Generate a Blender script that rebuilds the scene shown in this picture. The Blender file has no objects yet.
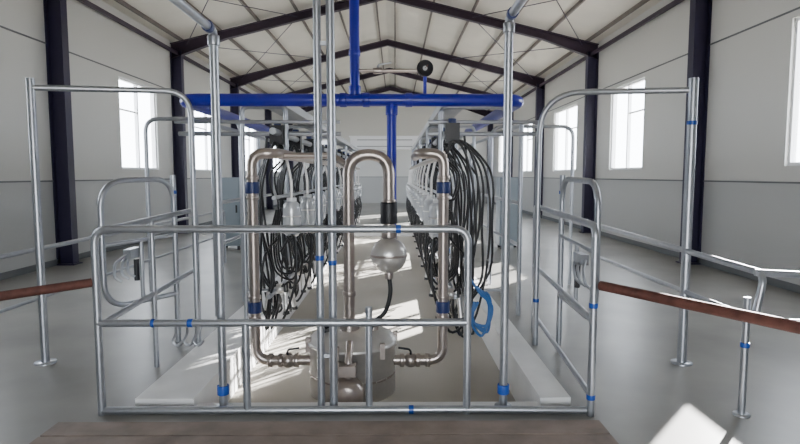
import bpy, math, random
from mathutils import Vector, Matrix
random.seed(4)
C = bpy.context.scene.collection

# ------------------------------------------------------------------ materials
def mat(name, col, rough=0.5, metal=0.0, var=0.0, scale=8.0, bump=0.0, spec=None):
    m = bpy.data.materials.new(name); m.use_nodes = True
    nt = m.node_tree; b = nt.nodes['Principled BSDF']
    b.inputs['Base Color'].default_value = (*col, 1)
    b.inputs['Roughness'].default_value = rough
    b.inputs['Metallic'].default_value = metal
    if spec is not None: b.inputs['Specular IOR Level'].default_value = spec
    if var > 0 or bump > 0:
        tc = nt.nodes.new('ShaderNodeTexCoord')
        n = nt.nodes.new('ShaderNodeTexNoise'); n.inputs['Scale'].default_value = scale
        n.inputs['Detail'].default_value = 6
        nt.links.new(tc.outputs['Object'], n.inputs['Vector'])
        if var > 0:
            r = nt.nodes.new('ShaderNodeMapRange')
            r.inputs['From Min'].default_value = 0.3; r.inputs['From Max'].default_value = 0.7
            r.inputs['To Min'].default_value = 1-var; r.inputs['To Max'].default_value = 1+var
            mx = nt.nodes.new('ShaderNodeVectorMath'); mx.operation = 'SCALE'
            mx.inputs[0].default_value = col
            nt.links.new(n.outputs['Fac'], r.inputs['Value'])
            nt.links.new(r.outputs['Result'], mx.inputs['Scale'])
            nt.links.new(mx.outputs['Vector'], b.inputs['Base Color'])
        if bump > 0:
            bp = nt.nodes.new('ShaderNodeBump'); bp.inputs['Strength'].default_value = bump
            bp.inputs['Distance'].default_value = 0.02
            nt.links.new(n.outputs['Fac'], bp.inputs['Height'])
            nt.links.new(bp.outputs['Normal'], b.inputs['Normal'])
    return m

GALV = mat('galvanised_steel', (.42,.44,.48), .36, .85, .06, 25)
STAIN = mat('stainless_steel', (.43,.375,.345), .32, .88, .05, 15)
TANKM = mat('brushed_stainless', (.68,.66,.64), .36, .8, .05, 20)
BLUE = mat('blue_paint', (.010,.014,.36), .3)
TAPE = mat('blue_tape', (.012,.07,.36), .4)
DBLUE = mat('blue_coupling', (.015,.03,.13), .4)
RUST = mat('rusty_red_steel', (.11,.04,.03), .6, .2, .3, 18)
BLACK = mat('black_rubber', (.008,.008,.010), .38)
DARK = mat('dark_plastic', (.015,.015,.02), .45)
BLUEH = mat('blue_hose', (.03,.14,.40), .35)
PURP = mat('purple_painted_steel', (.018,.014,.048), .45)
RAFT = mat('brown_painted_rafter', (.032,.017,.036), .5)
PURL = mat('purlin_paint', (.16,.135,.12), .55)
CEIL = mat('ceiling_sheet', (.74,.70,.62), .6, 0, .05, 1.2)
CONC = mat('concrete', (.235,.23,.215), .36, 0, .22, 1.1, .1)
DECK = mat('grey_brown_step', (.23,.18,.155), .7, 0, .25, 6, .3)
CURB = mat('white_curb', (.74,.74,.74), .5, 0, .05, 5)
PITF = mat('pit_floor', (.74,.74,.73), .35, 0, .12, 4)
WHITE = mat('white_pvc', (.85,.86,.88), .4)
SEAM = mat('panel_seam', (.14,.15,.16), .6)
CAB = mat('grey_blue_cabinet', (.28,.33,.37), .4, .2)
TRAY = mat('grey_tray', (.40,.41,.42), .5, .3)
GROUND = mat('outside_ground', (.45,.42,.37), .9, 0, .1, .5)

def wallmat():
    m = bpy.data.materials.new('wall_panel'); m.use_nodes = True
    nt = m.node_tree; b = nt.nodes['Principled BSDF']; b.inputs['Roughness'].default_value = .4
    g = nt.nodes.new('ShaderNodeNewGeometry'); s = nt.nodes.new('ShaderNodeSeparateXYZ')
    nt.links.new(g.outputs['Position'], s.inputs[0])
    c = nt.nodes.new('ShaderNodeMath'); c.operation = 'GREATER_THAN'; c.inputs[1].default_value = 1.4
    nt.links.new(s.outputs['Z'], c.inputs[0])
    mx = nt.nodes.new('ShaderNodeMix'); mx.data_type = 'RGBA'
    mx.inputs[6].default_value = (.45,.46,.46,1); mx.inputs[7].default_value = (.63,.63,.61,1)
    nt.links.new(c.outputs[0], mx.inputs[0]); nt.links.new(mx.outputs[2], b.inputs['Base Color'])
    return m
WALL = wallmat()

def glassmat(name, col, gloss, diff):
    m = bpy.data.materials.new(name); m.use_nodes = True
    nt = m.node_tree; nt.nodes.clear()
    o = nt.nodes.new('ShaderNodeOutputMaterial')
    t = nt.nodes.new('ShaderNodeBsdfTransparent'); t.inputs[0].default_value = (*col,1)
    g = nt.nodes.new('ShaderNodeBsdfGlossy'); g.inputs['Roughness'].default_value = .06
    d = nt.nodes.new('ShaderNodeBsdfDiffuse'); d.inputs[0].default_value = (.9,.92,.95,1)
    a = nt.nodes.new('ShaderNodeMixShader'); a.inputs[0].default_value = gloss
    b = nt.nodes.new('ShaderNodeMixShader'); b.inputs[0].default_value = diff
    nt.links.new(t.outputs[0], a.inputs[1]); nt.links.new(g.outputs[0], a.inputs[2])
    nt.links.new(a.outputs[0], b.inputs[1]); nt.links.new(d.outputs[0], b.inputs[2])
    nt.links.new(b.outputs[0], o.inputs[0])
    return m
JAR = glassmat('jar_glass', (.95,.97,.98), .3, .36)
PANE = glassmat('window_glass', (.97,.98,1), .04, 0.0)

# ------------------------------------------------------------------ mesh builder
def smoothpath(pts, n=6):
    P = [Vector(p) for p in pts]; P = [P[0]*2-P[1]] + P + [P[-1]*2-P[-2]]
    out = []
    for i in range(1, len(P)-2):
        for k in range(n):
            t = k/n
            a,b,c,d = P[i-1],P[i],P[i+1],P[i+2]
            out.append(.5*((2*b)+(c-a)*t+(2*a-5*b+4*c-d)*t*t+(3*b-a-3*c+d)*t**3))
    out.append(P[-2]); return out

class B:
    def __init__(s, name): s.name=name; s.v=[]; s.f=[]; s.fm=[]; s.sm=[]; s.mats=[]
    def mi(s, m):
        if m not in s.mats: s.mats.append(m)
        return s.mats.index(m)
    def add(s, vs, fs, m, smooth=True):
        o=len(s.v); s.v += [tuple(x) for x in vs]; k=s.mi(m)
        for f in fs: s.f.append([o+i for i in f]); s.fm.append(k); s.sm.append(smooth)
        return s
    def tube(s, pts, r, m, bend=0.0, n=12):
        P=[Vector(p) for p in pts]
        if bend>0 and len(P)>2:
            Q=[P[0]]
            for i in range(1,len(P)-1):
                a,b,c=P[i-1],P[i],P[i+1]
                d1=(a-b); d2=(c-b); l=min(bend,d1.length*.49,d2.length*.49)
                p=b+d1.normalized()*l; q=b+d2.normalized()*l
                for k in range(9):
                    t=k/8
                    Q.append((1-t)**2*p+2*t*(1-t)*(b*.92+(p+q)*.04)+t*t*q)
            Q.append(P[-1]); P=Q
        vs=[];fs=[]
        T=(P[1]-P[0]).normalized()
        u=T.orthogonal().normalized()
        for i,p in enumerate(P):
            if i==0: t=(P[1]-P[0])
            elif i==len(P)-1: t=P[-1]-P[-2]
            else: t=(P[i+1]-P[i]).normalized()+(P[i]-P[i-1]).normalized()
            t=t.normalized() if t.length>1e-8 else T
            q=T.rotation_difference(t); u=(q@u).normalized(); T=t
            w=T.cross(u)
            for k in range(n):
                a=2*math.pi*k/n; vs.append(p+u*(r*math.cos(a))+w*(r*math.sin(a)))
        for i in range(len(P)-1):
            for k in range(n):
                a=i*n+k; b=i*n+(k+1)%n; fs.append((a,b,b+n,a+n))
        s.add(vs,fs,m)
        o=len(vs)-n
        s.add(vs[:n],[tuple(range(n))[::-1]],m,False); s.add(vs[o:],[tuple(range(n))],m,False)
        return s
    def lathe(s, c, ax, prof, m, n=28):
        c=Vector(c); ax=Vector(ax).normalized(); u=ax.orthogonal().normalized(); w=ax.cross(u)
        vs=[];fs=[]
        for (r,h) in prof:
            for k in range(n):
                a=2*math.pi*k/n; vs.append(c+ax*h+u*(max(r,1e-4)*math.cos(a))+w*(max(r,1e-4)*math.sin(a)))
        for i in range(len(prof)-1):
            for k in range(n):
                a=i*n+k;b=i*n+(k+1)%n; fs.append((a,b,b+n,a+n))
        return s.add(vs,fs,m)
    def sphere(s,c,r,m,sz=1.0):
        return s.lathe(c,(0,0,1),[(r*math.sin(math.pi*i/14),-r*sz*math.cos(math.pi*i/14)) for i in range(15)],m)
    def box(s, a, b, m, M=None):
        x0,y0,z0=a; x1,y1,z1=b
        vs=[Vector(p) for p in ((x0,y0,z0),(x1,y0,z0),(x1,y1,z0),(x0,y1,z0),(x0,y0,z1),(x1,y0,z1),(x1,y1,z1),(x0,y1,z1))]
        if M: vs=[M@p for p in vs]
        return s.add(vs,[(0,3,2,1),(4,5,6,7),(0,1,5,4),(1,2,6,5),(2,3,7,6),(3,0,4,7)],m,False)
    def ring(s, c, ax, r, h, m):
        c=Vector(c); ax=Vector(ax).normalized()
        return s.lathe(c-ax*h/2, ax, [(r*.8,0),(r*.97,0),(r,h*.1),(r,h*.9),(r*.97,h),(r*.8,h)], m, 20)
    def mesh(s):
        me=bpy.data.meshes.new(s.name); me.from_pydata(s.v,[],s.f)
        for m in s.mats: me.materials.append(m)
        me.polygons.foreach_set('material_index', s.fm); me.polygons.foreach_set('use_smooth', s.sm)
        me.update(); return me
    def done(s):
        o=bpy.data.objects.new(s.name, s.mesh()); C.objects.link(o); return o

# ------------------------------------------------------------------ building
XL, XR, XC = -5.65, 5.15, -0.25
EAVE, APEX = 4.85, 6.10
Y0, Y1 = -3.0, 29.9
WZ0, WZ1 = 1.62, 3.52
wins = [(5.4,7.4),(11.7,13.5),(16.0,18.3),(21.2,23.2),(26.2,28.0)]

def side_wall(name, xa, xb):
    b=B(name); y=Y0
    for (a,c) in wins:
        b.box((xa,y,0),(xb,a,EAVE),WALL)
        b.box((xa,a,0),(xb,c,WZ0),WALL); b.box((xa,a,WZ1),(xb,c,EAVE),WALL); y=c
    b.box((xa,y,0),(xb,Y1,EAVE),WALL); b.done()
side_wall('wall_left', XL-.15, XL); side_wall('wall_right', XR, XR+.15)

def gable(name, ya, yb, added_door=None):
    b=B(name)
    if added_door:
        dx0,dx1,dz=added_door
        b.box((XL-.15,ya,0),(dx0,yb,EAVE),WALL); b.box((dx1,ya,0),(XR+.15,yb,EAVE),WALL); b.box((dx0,ya,dz),(dx1,yb,EAVE),WALL)
    else: b.box((XL-.15,ya,0),(XR+.15,yb,EAVE),WALL)
    vs=[(XL-.15,ya,EAVE),(XR+.15,ya,EAVE),(XC,ya,APEX+.1),(XL-.15,yb,EAVE),(XR+.15,yb,EAVE),(XC,yb,APEX+.1)]
    b.add(vs,[(0,1,2),(5,4,3),(0,3,4,1),(1,4,5,2),(2,5,3,0)],WALL,False); b.done()
gable('wall_back', Y1, Y1+.15); gable('wall_front', Y0-.15, Y0, (-1.5,1.3,2.6))  # front doorway is an added, unseen opening, sized to control the frontal light

k=0
for side,(xa,xb,sg) in enumerate(((XL-.11,XL-.04,1),(XR+.04,XR+.11,-1))):
    for (a,c) in wins:
        k+=1; b=B('window_%d'%k); fw=.045
        b.box((xa,a,WZ0),(xb,c,WZ0+fw),WHITE); b.box((xa,a,WZ1-fw),(xb,c,WZ1),WHITE)
        b.box((xa,a,WZ0+fw),(xb,a+fw,WZ1-fw),WHITE); b.box((xa,c-fw,WZ0+fw),(xb,c,WZ1-fw),WHITE)
        m=(a+c)/2; b.box((xa,m-.025,WZ0+fw),(xb,m+.025,WZ1-fw),WHITE)
        b.box((xa+.02,a+fw,2.85),(xb-.02,m-.025,2.885),WHITE)
        b.box((xa+.03,a+fw,WZ0+fw),(xa+.036,c-fw,WZ1-fw),PANE)
        b.done()
        L=bpy.data.lights.new('window_portal','AREA'); L.shape='RECTANGLE'; L.size=c-a; L.size_y=WZ1-WZ0
        L.cycles.is_portal=True
        o=bpy.data.objects.new('window_portal',L); C.objects.link(o)
        x=(XL-.14) if side==0 else (XR+.14)
        o.matrix_world=Matrix.Translation((x,m,(WZ0+WZ1)/2)) @ Vector((sg,0,0)).to_track_quat('-Z','Z').to_matrix().to_4x4()
L=bpy.data.lights.new('added_door_portal','AREA'); L.shape='RECTANGLE'; L.size=2.8; L.size_y=2.6; L.cycles.is_portal=True  # sampling portal for the added doorway behind the camera
o=bpy.data.objects.new('added_door_portal',L); C.objects.link(o)
o.matrix_world=Matrix.Translation((-.1,Y0-.14,1.3)) @ Vector((0,1,0)).to_track_quat('-Z','Z').to_matrix().to_4x4()

n=0
for x,sg in ((XL,1),(XR,-1)):
    for z in (1.4,3.62):
        n+=1; B('trim_%d'%n).box((min(x,x+sg*.012),Y0,z-.012),(max(x,x+sg*.012),Y1,z+.012),SEAM).done()
    b=B('baseboard_'+('left' if sg>0 else 'right')); b.box((min(x,x+sg*.02),Y0,0),(max(x,x+sg*.02),Y1,.1),SEAM); b.done()
n+=1; B('trim_%d'%n).box((XL,Y1-.012,1.386),(XR,Y1,1.414),SEAM).done()

b=B('ceiling')
t=.08
for x in (XL-.15, XR+.15):
    vs=[(x,Y0-.15,EAVE),(XC,Y0-.15,APEX+.1),(XC,Y1+.15,APEX+.1),(x,Y1+.15,EAVE)]
    vs+= [(p[0],p[1],p[2]+t) for p in vs]
    b.add(vs,[(0,1,2,3),(7,6,5,4),(0,4,5,1),(1,5,6,2),(2,6,7,3),(3,7,4,0)],CEIL,False)
b.done()
def roofz(x):
    if x<XC: return EAVE+(APEX+.1-EAVE)*(x-(XL-.15))/(XC-(XL-.15))
    return EAVE+(APEX+.1-EAVE)*((XR+.15)-x)/((XR+.15)-XC)
b=B('roof_purlins')
for i in range(6):
    for sg in (-1,1):
        x=XC+sg*(.25+i*.98)
        z=roofz(x); b.box((x-.02,Y0,z-.09),(x+.02,Y1,z-.005),PURL)
b.done()
frames=[-.8,4.3,9.4,14.5,19.6,24.7,29.75]
for y in frames:
    b=B('steel_portal_frame')
    for x,sg in ((XL,1),(XR,-1)):
        zt=4.62
        xs=sorted((x+sg*.0,x+sg*.02)); b.box((xs[0],y-.09,0),(xs[1],y+.09,zt),PURP)
        xs=sorted((x+sg*.25,x+sg*.27)); b.box((xs[0],y-.09,0),(xs[1],y+.09,zt),PURP)
        xs=sorted((x+sg*.02,x+sg*.25)); b.box((xs[0],y-.012,0),(xs[1],y+.012,zt),PURP)
        xs=sorted((x,x+sg*.31)); b.box((xs[0],y-.13,0),(xs[1],y+.13,.02),PURP)
        def quad(xa,za0,za1,xb_,zb0,zb1,hy,m):
            vs=[(xa,y-hy,za0),(xb_,y-hy,zb0),(xb_,y-hy,zb1),(xa,y-hy,za1),(xa,y+hy,za0),(xb_,y+hy,zb0),(xb_,y+hy,zb1),(xa,y+hy,za1)]
            b.add(vs,[(0,1,2,3),(7,6,5,4),(0,4,5,1),(1,5,6,2),(2,6,7,3),(3,7,4,0)],m,False)
        pts=[(x,.36),(x+sg*1.4,.2),(XC,.18)]
        for (xa,da),(xb2,db) in zip(pts[:-1],pts[1:]):
            za=roofz(xa)-.09; zb=roofz(xb2)-.09
            quad(xa,za-da,za,xb2,zb-db,zb,.012,RAFT)
            quad(xa,za-da-.02,za-da,xb2,zb-db-.02,zb-db,.08,RAFT)
            quad(xa,za-.02,za,xb2,zb-.02,zb,.08,RAFT)
    b.done()
for x in (XL+.15, XR-.15):
    b=B('eave_strut'); b.box((x-.03,Y0,4.52),(x+.03,Y1,4.60),RAFT); b.done()
b=B('roof_brace_rods')
for (ya,yb) in ((9.4,14.5),(14.5,19.6),(19.6,24.7)):
    for xa,xb_ in ((XL+.4,XC-2.2),(XC-2.2,XL+.4),(XR-.4,XC+2.2),(XC+2.2,XR-.4)):
        b.tube([(xa,ya,roofz(xa)-.2),(xb_,yb,roofz(xb_)-.2)],.01,PURP,n=6)
b.done()

# floor with pit opening
PX0,PX1,PY0,PY1,PZ=-1.30,.94,3.60,16.0,-.9
CW=.38
b=B('floor')
b.box((XL-.15,Y0-.15,-.25),(XR+.15,PY0-.08,0),CONC)
b.box((XL-.15,PY0-.08,-.25),(PX0-CW,PY1+.2,0),CONC)
b.box((PX1+.2,PY0-.08,-.25),(XR+.15,PY1+.2,0),CONC)
b.box((XL-.15,PY1+.2,-.25),(XR+.15,Y1+.15,0),CONC)
b.done()
b=B('milking_pit')
b.box((PX0-CW,PY0-.08,PZ-.1),(PX0,PY1+.2,.06),CURB)
b.box((PX1,PY0-.08,PZ-.1),(PX1+.2,PY1+.2,.06),CURB)
b.box((PX0,PY1,PZ-.1),(PX1,PY1+.2,.06),CURB)
b.box((PX0,PY0-.08,PZ-.1),(PX1,PY0,0.0),CURB)
b.box((PX0,PY0,PZ-.1),(PX1,PY1,PZ),PITF)
for i in range(4):
    b.box((.46,PY0+.27*i,PZ),(PX1,PY0+.27*(i+1),-.18*(i+1)),CURB)
b.done()
b=B('step_platform'); b.box((-2.0,2.3,0),(1.22,3.24,.03),DECK)
for i in range(5): b.box((-2.0,2.32+i*.185,.03),(1.22,2.32+i*.185+.17,.038),DECK)
b.done()
b=B('outside_ground'); b.box((-60,-60,-.4),(60,90,-.26),GROUND); b.done()

# ------------------------------------------------------------------ rails
R=.024
def tp(b,p,ax=(0,0,1),r=R,h=.03): b.ring(p,ax,r+.003,h,TAPE)
YF=3.42
b=B('front_guard_rail')
b.tube([(-1.84,YF,0),(-1.84,YF,1.17),(.45,YF,1.17),(.45,YF,.0)],R,GALV,.09)
b.tube([(-1.84,YF,.585),(.45,YF,.585)],R,GALV)
b.tube([(-1.84,YF,.026),(.45,YF,.026),(1.2,YF-.02,.026)],R,GALV)
b.tube([(-.93,YF,.03),(-.93,YF,.585)],R,GALV)
b.tube([(-.165,YF+.02,.03),(-.165,YF+.02,.68)],R*.9,GALV)
for dx in (-.07,0,.06):   # hanging latch hooks
    b.tube([(-1.30+dx,YF+.03,.585),(-1.31+dx,YF+.05,.50),(-1.34+dx,YF+.05,.45),(-1.30+dx,YF+.05,.42),(-1.27+dx,YF+.05,.46)],.009,GALV,.03,8)
tp(b,(.02,YF,1.17),(1,0,0)); tp(b,(-1.27,YF,.585),(1,0,0)); tp(b,(.1,YF,.026),(1,0,0)); tp(b,(-1.50,YF,.585),(1,0,0),h=.02)
b.done()
b=B('side_guard_rail')
b.tube([(-1.84,YF+.03,1.15),(-1.92,5.4,1.17),(-1.92,5.4,.0)],R*.9,GALV,.06)
b.tube([(-1.84,YF+.03,.57),(-1.92,5.4,.6)],R*.9,GALV)
b.tube([(-1.87,4.3,0),(-1.87,4.3,1.15)],R*.8,GALV)
b.done()
b=B('side_guard_rail')
b.tube([(1.22,3.38,0),(1.22,3.38,1.19),(1.36,5.4,1.2),(1.36,5.4,0)],R,GALV,.07)
b.tube([(1.23,3.42,.6),(1.36,5.4,.62)],R*.9,GALV)
b.tube([(1.23,3.42,.12),(1.36,5.4,.14)],R*.8,GALV)
tp(b,(1.22,3.38,.12)); tp(b,(1.22,3.38,.70)); b.done()
def gate(xa,ya,xb,yb,name='stall_gate'):
    b=B(name)
    A=Vector((xa,ya,0)); D=Vector((xb,yb,0))
    z=lambda p,h: (p.x,p.y,h)
    b.tube([z(D,.45),z(A,.45),z(A,1.45),z(D,1.47),z(D,.45)],R*.95,GALV,.2)
    M_=A.lerp(D,.5)
    b.tube([z(A,.95),z(D,.97)],R*.7,GALV); b.tube([z(M_,.46),z(M_,.96)],R*.7,GALV)
    q=A.lerp(D,.35)
    b.box((q.x-.03,q.y-.06,.82),(q.x+.03,q.y+.12,.90),GALV)
    for dy in (-.08,.04,.14):
        b.tube([(q.x,q.y+dy,.86),(q.x-.05,q.y+dy-.08,.80),(q.x-.04,q.y+dy-.12,.7),(q.x+.01,q.y+dy-.1,.66)],.011,GALV,.03)
    b.tube([(q.x,q.y+.1,.80),(q.x,q.y+.1,.62)],.022,DARK)
    b.tube([z(D,0),z(D,1.5)],R,GALV)
    tp(b,z(D,1.35)); b.done()
gate(-2.28,4.35,-1.95,4.95)
gate(1.42,3.9,1.45,4.85)
b=B('entrance_arch')
b.tube([(-2.80,4.4,0),(-2.80,4.4,2.24)],R*1.25,GALV); b.lathe((-2.80,4.4,0),(0,0,1),[(.0,.012),(.08,.012),(.08,0)],GALV)
b.tube([(-2.80,4.4,2.17),(-1.72,4.8,2.2),(-1.72,4.8,0)],R,GALV,.2)
b.done()
b=B('entrance_arch')
b.tube([(2.29,4.35,0),(2.29,4.35,2.24)],R*1.5,GALV); b.lathe((2.29,4.35,0),(0,0,1),[(.0,.012),(.08,.012),(.08,0)],GALV)
b.tube([(2.29,4.35,2.15),(1.24,4.85,2.2),(1.24,4.85,0)],R,GALV,.34)
tp(b,(2.29,4.35,1.9),r=R*1.5); tp(b,(2.29,4.35,.5),r=R*1.5); tp(b,(1.24,4.85,.4)); b.done()
for (xa,ya,xb) in ((-2.9,6.6,-1.8),(2.4,7.6,1.3)):
    b=B('entrance_arch'); 
    b.tube([(xa,ya,0),(xa,ya,2.15),(xb,ya,2.15),(xb,ya,0)],R,GALV,.15); b.done()
b=B('alley_rail')
b.tube([(-2.9,3.2,.9),(-2.9,9.5,.9),(-2.9,9.5,0)],R*.8,GALV,.08); b.tube([(-2.9,3.2,.5),(-2.9,9.5,.5)],R*.6,GALV)
b.tube([(-2.9,3.2,.9),(-2.9,3.2,0)],R*.8,GALV)
b.done()
b=B('alley_rail')
b.tube([(2.36,6.6,0),(2.36,6.6,.92),(2.25,3.35,.9),(2.20,3.35,.62)],R*.9,GALV,.08)
b.tube([(2.22,3.4,.90),(2.7,3.3,.89),(3.6,3.1,.88)],R*.9,GALV)
b.tube([(2.36,6.6,.55),(2.25,3.4,.6),(2.7,3.3,.6),(3.6,3.1,.6)],R*.75,GALV,.03)
b.tube([(2.17,3.38,0),(2.17,3.38,.75)],R*.9,GALV); b.tube([(3.6,3.1,0),(3.6,3.1,.9)],R*.9,GALV)
tp(b,(2.17,3.38,.45)); b.lathe((2.17,3.38,0),(0,0,1),[(.0,.01),(.05,.01),(.05,0)],GALV); b.done()
b=B('rusty_crossbar'); b.tube([(1.25,3.35,.83),(1.95,2.35,.80),(2.3,1.84,.79)],.030,RUST); b.tube([(2.3,1.84,0),(2.3,1.84,.84)],.03,RUST); b.done()
b=B('rusty_crossbar'); b.tube([(-1.87,3.42,.84),(-2.6,2.8,.80)],.028,RUST); b.tube([(-2.6,2.8,0),(-2.6,2.8,.84)],.03,RUST); b.done()

def tallpost(x,y,h,r=.026,z0=0,blue=.12):
    b=B('overhead_pipe_post')
    b.tube([(x,y,z0),(x,y,h),(x,Y0+.01,h+.06)],r,GALV,.05)
    b.ring((x,y,h-.06),(0,0,1),r+.01,.06,GALV); b.ring((x,y-.1,h),(0,1,0),r+.008,.05,DBLUE)
    b.ring((x,y,blue),(0,0,1),r+.012,.06,TAPE)
    b.lathe((x,y,z0),(0,0,1),[(0,.012),(.055,.012),(.055,0)],GALV); b.done()
tallpost(-1.11,3.52,2.38,z0=0); tallpost(.70,3.52,2.46,blue=.12)
b=B('overhead_pipe_post')
b.tube([(-.475,3.50,0),(-.475,3.50,3.0),(-.6,Y0+.01,3.1)],.024,GALV,.05)
b.tube([(-.395,3.50,0),(-.395,3.50,2.75),(-.36,Y0+.01,2.85)],.026,GALV,.05)
for z in (.35,1.7,2.3): b.box((-.475,3.49,z-.012),(-.395,3.51,z+.012),GALV)
tp(b,(-.475,3.5,.98)); tp(b,(-.395,3.5,.95)); b.done()

# ------------------------------------------------------------------ blue vacuum line
YB=4.95
b=B('vacuum_line')
b.tube([(-1.86,8.5,2.15),(-1.86,YB,2.15),(1.10,YB,2.15),(1.10,8.5,2.15)],.055,BLUE,.16,16)
b.tube([(-1.86,8.5,2.15),(-1.86,15.5,2.15)],.04,GALV); b.tube([(1.10,8.5,2.15),(1.10,15.5,2.15)],.04,GALV)
b.tube([(-.35,YB,2.15),(-.35,YB,5.95)],.043,BLUE,0,16)
b.tube([(-.03,YB,2.15),(-.03,YB,1.2),(-.03,4.66,.95)],.043,BLUE,.12,16)
for x in (-.35,-.03): b.ring((x,YB,2.23 if x<-.1 else 2.06),(0,0,1),.054,.08,BLUE)
for x in (-.25,.12,-.45): b.ring((x,YB,2.15),(1,0,0),.062,.06,BLUE)
for z in (2.55,3.4): b.ring((-.35,YB,z),(0,0,1),.050,.05,BLUE)
b.tube([(-.35,YB,2.40),(.26,YB,2.40)],.014,STAIN); b.ring((-.15,YB,2.40),(1,0,0),.026,.08,STAIN)
b.tube([(-.15,YB,2.40),(-.15,YB,2.45),(-.03,YB,2.47)],.008,GALV,.02)
b.tube([(.26,YB,2.15),(.26,YB,2.36)],.016,BLUE)
b.done()
b=B('vacuum_gauge')
b.lathe((.26,YB,2.42),(0,-1,0),[(0,-.03),(.066,-.03),(.072,.0),(.072,.022),(.062,.026),(.06,.018),(0,.018)],DARK)
b.lathe((.26,YB,2.42),(0,-1,0),[(0,.019),(.02,.019)],TRAY); b.tube([(.26,YB-.021,2.42),(.285,YB-.021,2.45)],.003,RUST,n=6)
b.done()

# ------------------------------------------------------------------ milk receiver pipework
YM=4.45
b=B('milk_pipework')
b.tube([(-.37,YM,.25),(-.37,YM,1.66),(-.05,YM,1.66),(-.05,YM,1.0)],.045,STAIN,.15,16)
b.ring((-.05,YM,1.2),(0,0,1),.068,.17,DARK); b.ring((-.05,YM,1.29),(0,0,1),.056,.03,STAIN)
b.ring((-.37,YM,.55),(0,0,1),.054,.04,STAIN)
for sx,x in ((1,-1.13),(-1,.385)):
    top=[(x+sx*.2,5.2,1.67),(x+sx*.2,YM,1.67),(x,YM,1.67)]
    b.tube(top+[(x,YM,.0),(x+sx*.46,YM,0.0)],.041,STAIN,.11,16)
    for z in (1.40,.44):
        b.ring((x,YM,z),(0,0,1),.056,.09,DBLUE); b.ring((x,YM,z+.08),(0,0,1),.05,.03,STAIN); b.ring((x,YM,z-.08),(0,0,1),.05,.03,STAIN)
    for d in (.12,.2,.33): b.ring((x+sx*d,YM,0),(1,0,0),.056,.035,STAIN)
    b.sphere((x+sx*.26,YM,0),.06,STAIN); b.tube([(x+sx*.26,YM,0),(x+sx*.26,YM-.04,.1),(x+sx*.36,YM-.06,.12)],.009,DARK,.03)
b.tube([(-.93,YM+.12,1.655),(-.50,YM+.12,1.655),(-.39,YM+.02,1.58)],.026,STAIN,.06)
b.done()
b=B('moisture_trap')
b.sphere((-.05,YM,.86),.145,TANKM); b.ring((-.05,YM,.86),(0,0,1),.150,.018,STAIN)
b.ring((-.05,YM,1.03),(0,0,1),.06,.06,STAIN); b.ring((-.05,YM,.70),(0,0,1),.035,.06,STAIN)
b.tube(smoothpath([(-.05,YM,.70),(-.04,YM,.55),(-.08,YM,.40),(-.16,YM,.32),(-.2,YM,.24)]),.018,BLACK)
b.done()
TX,TY=-.35,4.5
b=B('milk_receiver_tank')
b.lathe((TX,TY,0),(0,0,1),[(0,-.72),(.2,-.70),(.33,-.6),(.35,-.55),(.35,.13),(.365,.135),(.365,.165),(.35,.17),(.33,.2),(.22,.245),(.1,.26),(0,.262)],TANKM,40)
for a in range(3):
    t=a*2*math.pi/3+.5; x=TX+.27*math.cos(t); y=TY+.27*math.sin(t); b.tube([(x,y,PZ),(x,y,-.6)],.025,TANKM)
for a in range(6):
    t=a*math.pi/3+.25; x=TX+.36*math.cos(t); y=TY+.36*math.sin(t); b.box((x-.02,y-.02,.08),(x+.02,y+.02,.2),STAIN)
b.ring((-.37,YM,.27),(0,0,1),.08,.06,STAIN); b.ring((TX+.17,TY-.02,.24),(0,0,1),.045,.08,STAIN)
b.ring((TX-.2,TY-.05,.24),(0,0,1),.05,.06,DARK)
for z in (-.1,-.4): b.ring((TX,TY,z),(0,0,1),.354,.02,STAIN)
b.done()
b=B('milk_pump')
b.lathe((TX-.01,4.12,-.14),(0,-1,0),[(0,-.05),(.09,-.05),(.125,-.02),(.13,.05),(.12,.1),(.07,.13),(0,.135)],STAIN)
b.box((TX-.13,3.98,-.34),(TX+.11,4.14,-.26),TANKM)
b.tube([(TX-.09,4.06,PZ),(TX-.09,4.06,-.3)],.02,TANKM); b.tube([(TX+.07,4.06,PZ),(TX+.07,4.06,-.3)],.02,TANKM)
b.tube([(TX,4.08,-.03),(TX,4.08,.12),(TX,4.2,.22)],.03,STAIN,.05); b.box((TX-.1,4.0,.02),(TX+.06,4.1,.1),STAIN)
b.done()

# ------------------------------------------------------------------ row pipework
for name_s,xi,sg in (('l',-1.0,-1),('r',.42,1)):
    b=B('milk_line')
    b.tube([(xi,4.9,1.67),(xi,15.6,1.67)],.034,STAIN); b.tube([(xi+sg*.12,4.9,.42),(xi+sg*.12,15.6,.42)],.02,GALV)
    b.tube([(xi+sg*.06,4.9,1.88),(xi+sg*.06,15.6,1.88)],.03,GALV)
    b.tube([(xi+sg*.06,4.9,1.30),(xi+sg*.06,15.6,1.30)],.018,GALV)
    y=5.2
    xc = (PX1+.08) if sg>0 else (PX0-.1)
    while y<15.7:
        b.tube([(xc,y,.06),(xc,y,2.12),(xi,y,2.12),(xi,y,1.67)],R*.9,GALV,.06)
        b.tube([(xc,y,.42),(xi+sg*.1,y,.42)],.016,GALV); y+=2.1
    b.done()
    b=B('cable_tray')
    x0,x1=sorted((xi+sg*.02,xi+sg*.24)); 
    b.box((x0,5.1,2.14),(x1,15.6,2.15),TRAY); b.box((x0,5.1,2.15),(x0+.01,15.6,2.22),TRAY); b.box((x1-.01,5.1,2.15),(x1,15.6,2.22),TRAY)
    b.done()
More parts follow.
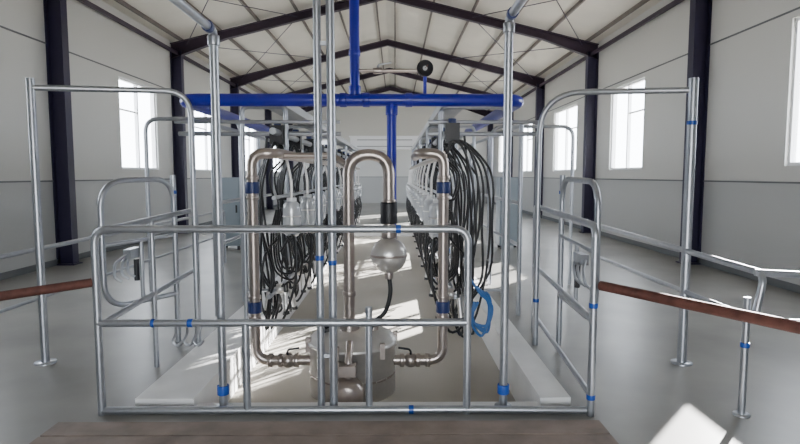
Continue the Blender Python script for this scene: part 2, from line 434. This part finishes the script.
for xs in (-1.90,1.32):
    b=B('stall_frame'); y=5.9
    b.tube([(xs,5.9,2.02),(xs,15.7,2.02)],R,GALV); b.tube([(xs,5.9,1.2),(xs,15.7,1.2)],R*.8,GALV); b.tube([(xs,5.9,.75),(xs,15.7,.75)],R*.8,GALV)
    while y<15.8: b.tube([(xs,y,0),(xs,y,2.02)],R,GALV); y+=1.96
    b.done()
for xa,xb in ((-2.0,-.5),(.3,1.35)):
    b=B('cross_rail'); b.tube([(xa,5.25,1.88),(xb,5.25,1.88)],R*.9,GALV); b.tube([(xa,5.15,1.98),(xb,5.15,1.98)],R*.7,GALV); b.done()

# ------------------------------------------------------------------ milking clusters
def cluster_mesh(sg, seed):
    rnd=random.Random(seed*7+3); j=lambda a=.03: rnd.uniform(-a,a)
    b=B('milking_cluster')
    P=lambda x,y,z:(sg*x,y,z)
    E=1.0 if sg>0 else .62
    for k in range(5):
        y=-.2+k*.1
        e=(.16+.06*k)*E
        pts=[P(.02,y,1.68),P(.06+.03*k*E,y,1.80+j(.03)),P(e,y+j(),1.72-.03*k+j()),P(e+.08,y+j(),1.42),P(e+.08+j(.03),y+j(.05),1.05),P(e+.04+j(.04),y+j(.05),.6),
             P(.26*E+j(.05),y+j(.06),.25+j(.12)),P(.18+j(),y+j(),.10+j(.12)),P(.1,y*.6,.25+j(.05)),P(.10,.0,.40)]
        b.tube(smoothpath(pts,5),.0115,BLACK,n=7)
    for k in range(4):
        y=-.15+k*.1
        b.tube(smoothpath([P(-.02,y,.95),P(-.10+j(),y,.75+j()),P(-.02+j(),y+.1,.5+j(.08)),P(.12,y+.12,.62),P(.12,y,.95),P(.06,y-.05,1.2+j())],5),.010,BLACK,n=7)
    for k in range(2):
        y=-.1+k*.2
        b.tube(smoothpath([P(.04,y,1.62),P(.14,y+.03,1.5),P(.1,y,1.3),P(0,y*.5,1.28)],5),.010,BLACK,n=7)
    b.tube(smoothpath([P(.05,-.1,.80),P(-.08,-.15,.95),P(-.10,-.2,.55),P(.05,-.2,.15),P(.22,-.15,.3),P(.2,-.1,.75),P(.1,0,.9)],6),.012,BLACK,n=7)
    b.tube(smoothpath([P(.2,.1,1.85),P(.26,.12,1.3),P(.30*E,.16,.6),P(.27*E,.14,.25),P(.2,.1,.45),P(.24,.05,.9)],5),.012,BLACK,n=7)
    if sg>0 and seed==0:
        for k in range(4):
            b.tube(smoothpath([P(.22+.03*k,-.25,.62-.05*k),P(.30+.02*k,-.27,.50),P(.38+j(),-.25,.38),P(.34+j(),-.26,.22-.03*k),P(.24+j(),-.25,.26),P(.26+j(),-.24,.42)],6),.012,BLUEH,n=7)
    jx=sg*(-.04)
    b.lathe((jx,0,.92),(0,0,1),[(.02,0),(.05,.01),(.075,.04),(.082,.08),(.082,.27),(.075,.31),(.05,.335),(.03,.34)],JAR,20)
    b.ring((jx,0,1.27),(0,0,1),.045,.04,WHITE); b.ring((jx,0,.91),(0,0,1),.035,.05,DARK)
    b.tube([(jx,0,1.28),(jx,0,1.45),(0,0,1.64)],.014,TANKM,.05)
    b.ring((jx,0,1.12),(0,0,1),.085,.012,TANKM); b.tube([(jx,0,1.12),(sg*.06,.09,1.30)],.008,GALV)
    b.tube([(jx,0,.94),(jx,0,1.22)],.012,WHITE)
    b.box((min(sg*.02,sg*.14),-.06,1.78),(max(sg*.02,sg*.14),.06,1.95),DARK); b.ring((sg*.08,0,1.97),(0,0,1),.035,.04,DBLUE)
    cx,cz=sg*.08,.44
    b.lathe((cx,0,cz-.05),(0,0,1),[(0,0),(.04,.005),(.058,.03),(.055,.07),(.03,.09),(0,.095)],TANKM,18)
    for a in range(4):
        t=a*math.pi/2+.6; d=Vector((math.cos(t),math.sin(t),0))
        p=Vector((cx,0,cz))+d*.11+Vector((0,0,-.02)); q=p+d*.03+Vector((0,0,-.17))
        b.tube(smoothpath([Vector((cx,0,cz))+d*.04+Vector((0,0,.02)),Vector((cx,0,cz))+d*.09+Vector((0,0,.05)),p],4),.011,BLACK,n=7)
        b.tube([p,q],.023,TANKM,n=10); b.tube([q,q+(q-p).normalized()*.03],.028,BLACK,n=10)
    return b.mesh()
var={s:[cluster_mesh(s,i) for i in range(4)] for s in (-1,1)}
for sg,xi in ((-1,-1.0),(1,.42)):
    y=4.95 if sg>0 else 5.2; i=0
    while y<15.4:
        o=bpy.data.objects.new('milking_cluster',var[sg][i%4]); C.objects.link(o); o.location=(xi,y,0)
        i+=1; y+=.95

# ------------------------------------------------------------------ cabinets and far fittings
for x0,x1 in ((-3.55,-3.1),(2.1,2.55)):
    b=B('metal_cabinet'); b.box((x0,11.2,.08),(x1,11.6,1.45),CAB)
    b.box((x0+.02,11.185,.12),(x1-.02,11.2,1.41),CAB); b.box((x1-.08,11.165,.75),(x1-.05,11.185,.9),DARK)
    for xx in (x0+.03,x1-.08): b.box((xx,11.22,0),(xx+.05,11.27,.08),DARK); b.box((xx,11.53,0),(xx+.05,11.58,.08),DARK)
    b.done()
b=B('air_duct')
b.box((-1.3,16.4,2.25),(.7,16.8,2.6),WHITE); b.box((-1.34,16.36,2.6),(.74,16.84,2.63),WHITE)
for x in (-1.2,.6): b.tube([(x,16.6,0),(x,16.6,2.25)],.04,GALV)
b.box((-1.1,16.39,2.31),(.5,16.4,2.34),TRAY); b.box((-1.1,16.39,2.50),(.5,16.4,2.53),TRAY)
b.done()

# ------------------------------------------------------------------ light
w=bpy.data.worlds.new('sky'); bpy.context.scene.world=w; w.use_nodes=True
bg=w.node_tree.nodes['Background']; bg.inputs[0].default_value=(.90,.95,1.0,1); bg.inputs[1].default_value=16.0
S=bpy.data.lights.new('sun','SUN'); S.energy=75; S.angle=.009; S.color=(1,.96,.9)
o=bpy.data.objects.new('sun',S); C.objects.link(o)
o.rotation_euler=Vector((-3.16,-3.6,-1.6)).to_track_quat('-Z','Y').to_euler()

cam=bpy.data.cameras.new('camera'); cam.lens=25.2; cam.sensor_width=36; cam.clip_start=.05; cam.clip_end=300
co=bpy.data.objects.new('camera',cam); C.objects.link(co); co.location=(0,0,1.5)
co.rotation_euler=(math.radians(90-4.8),0,math.radians(-.5))
bpy.context.scene.camera=co
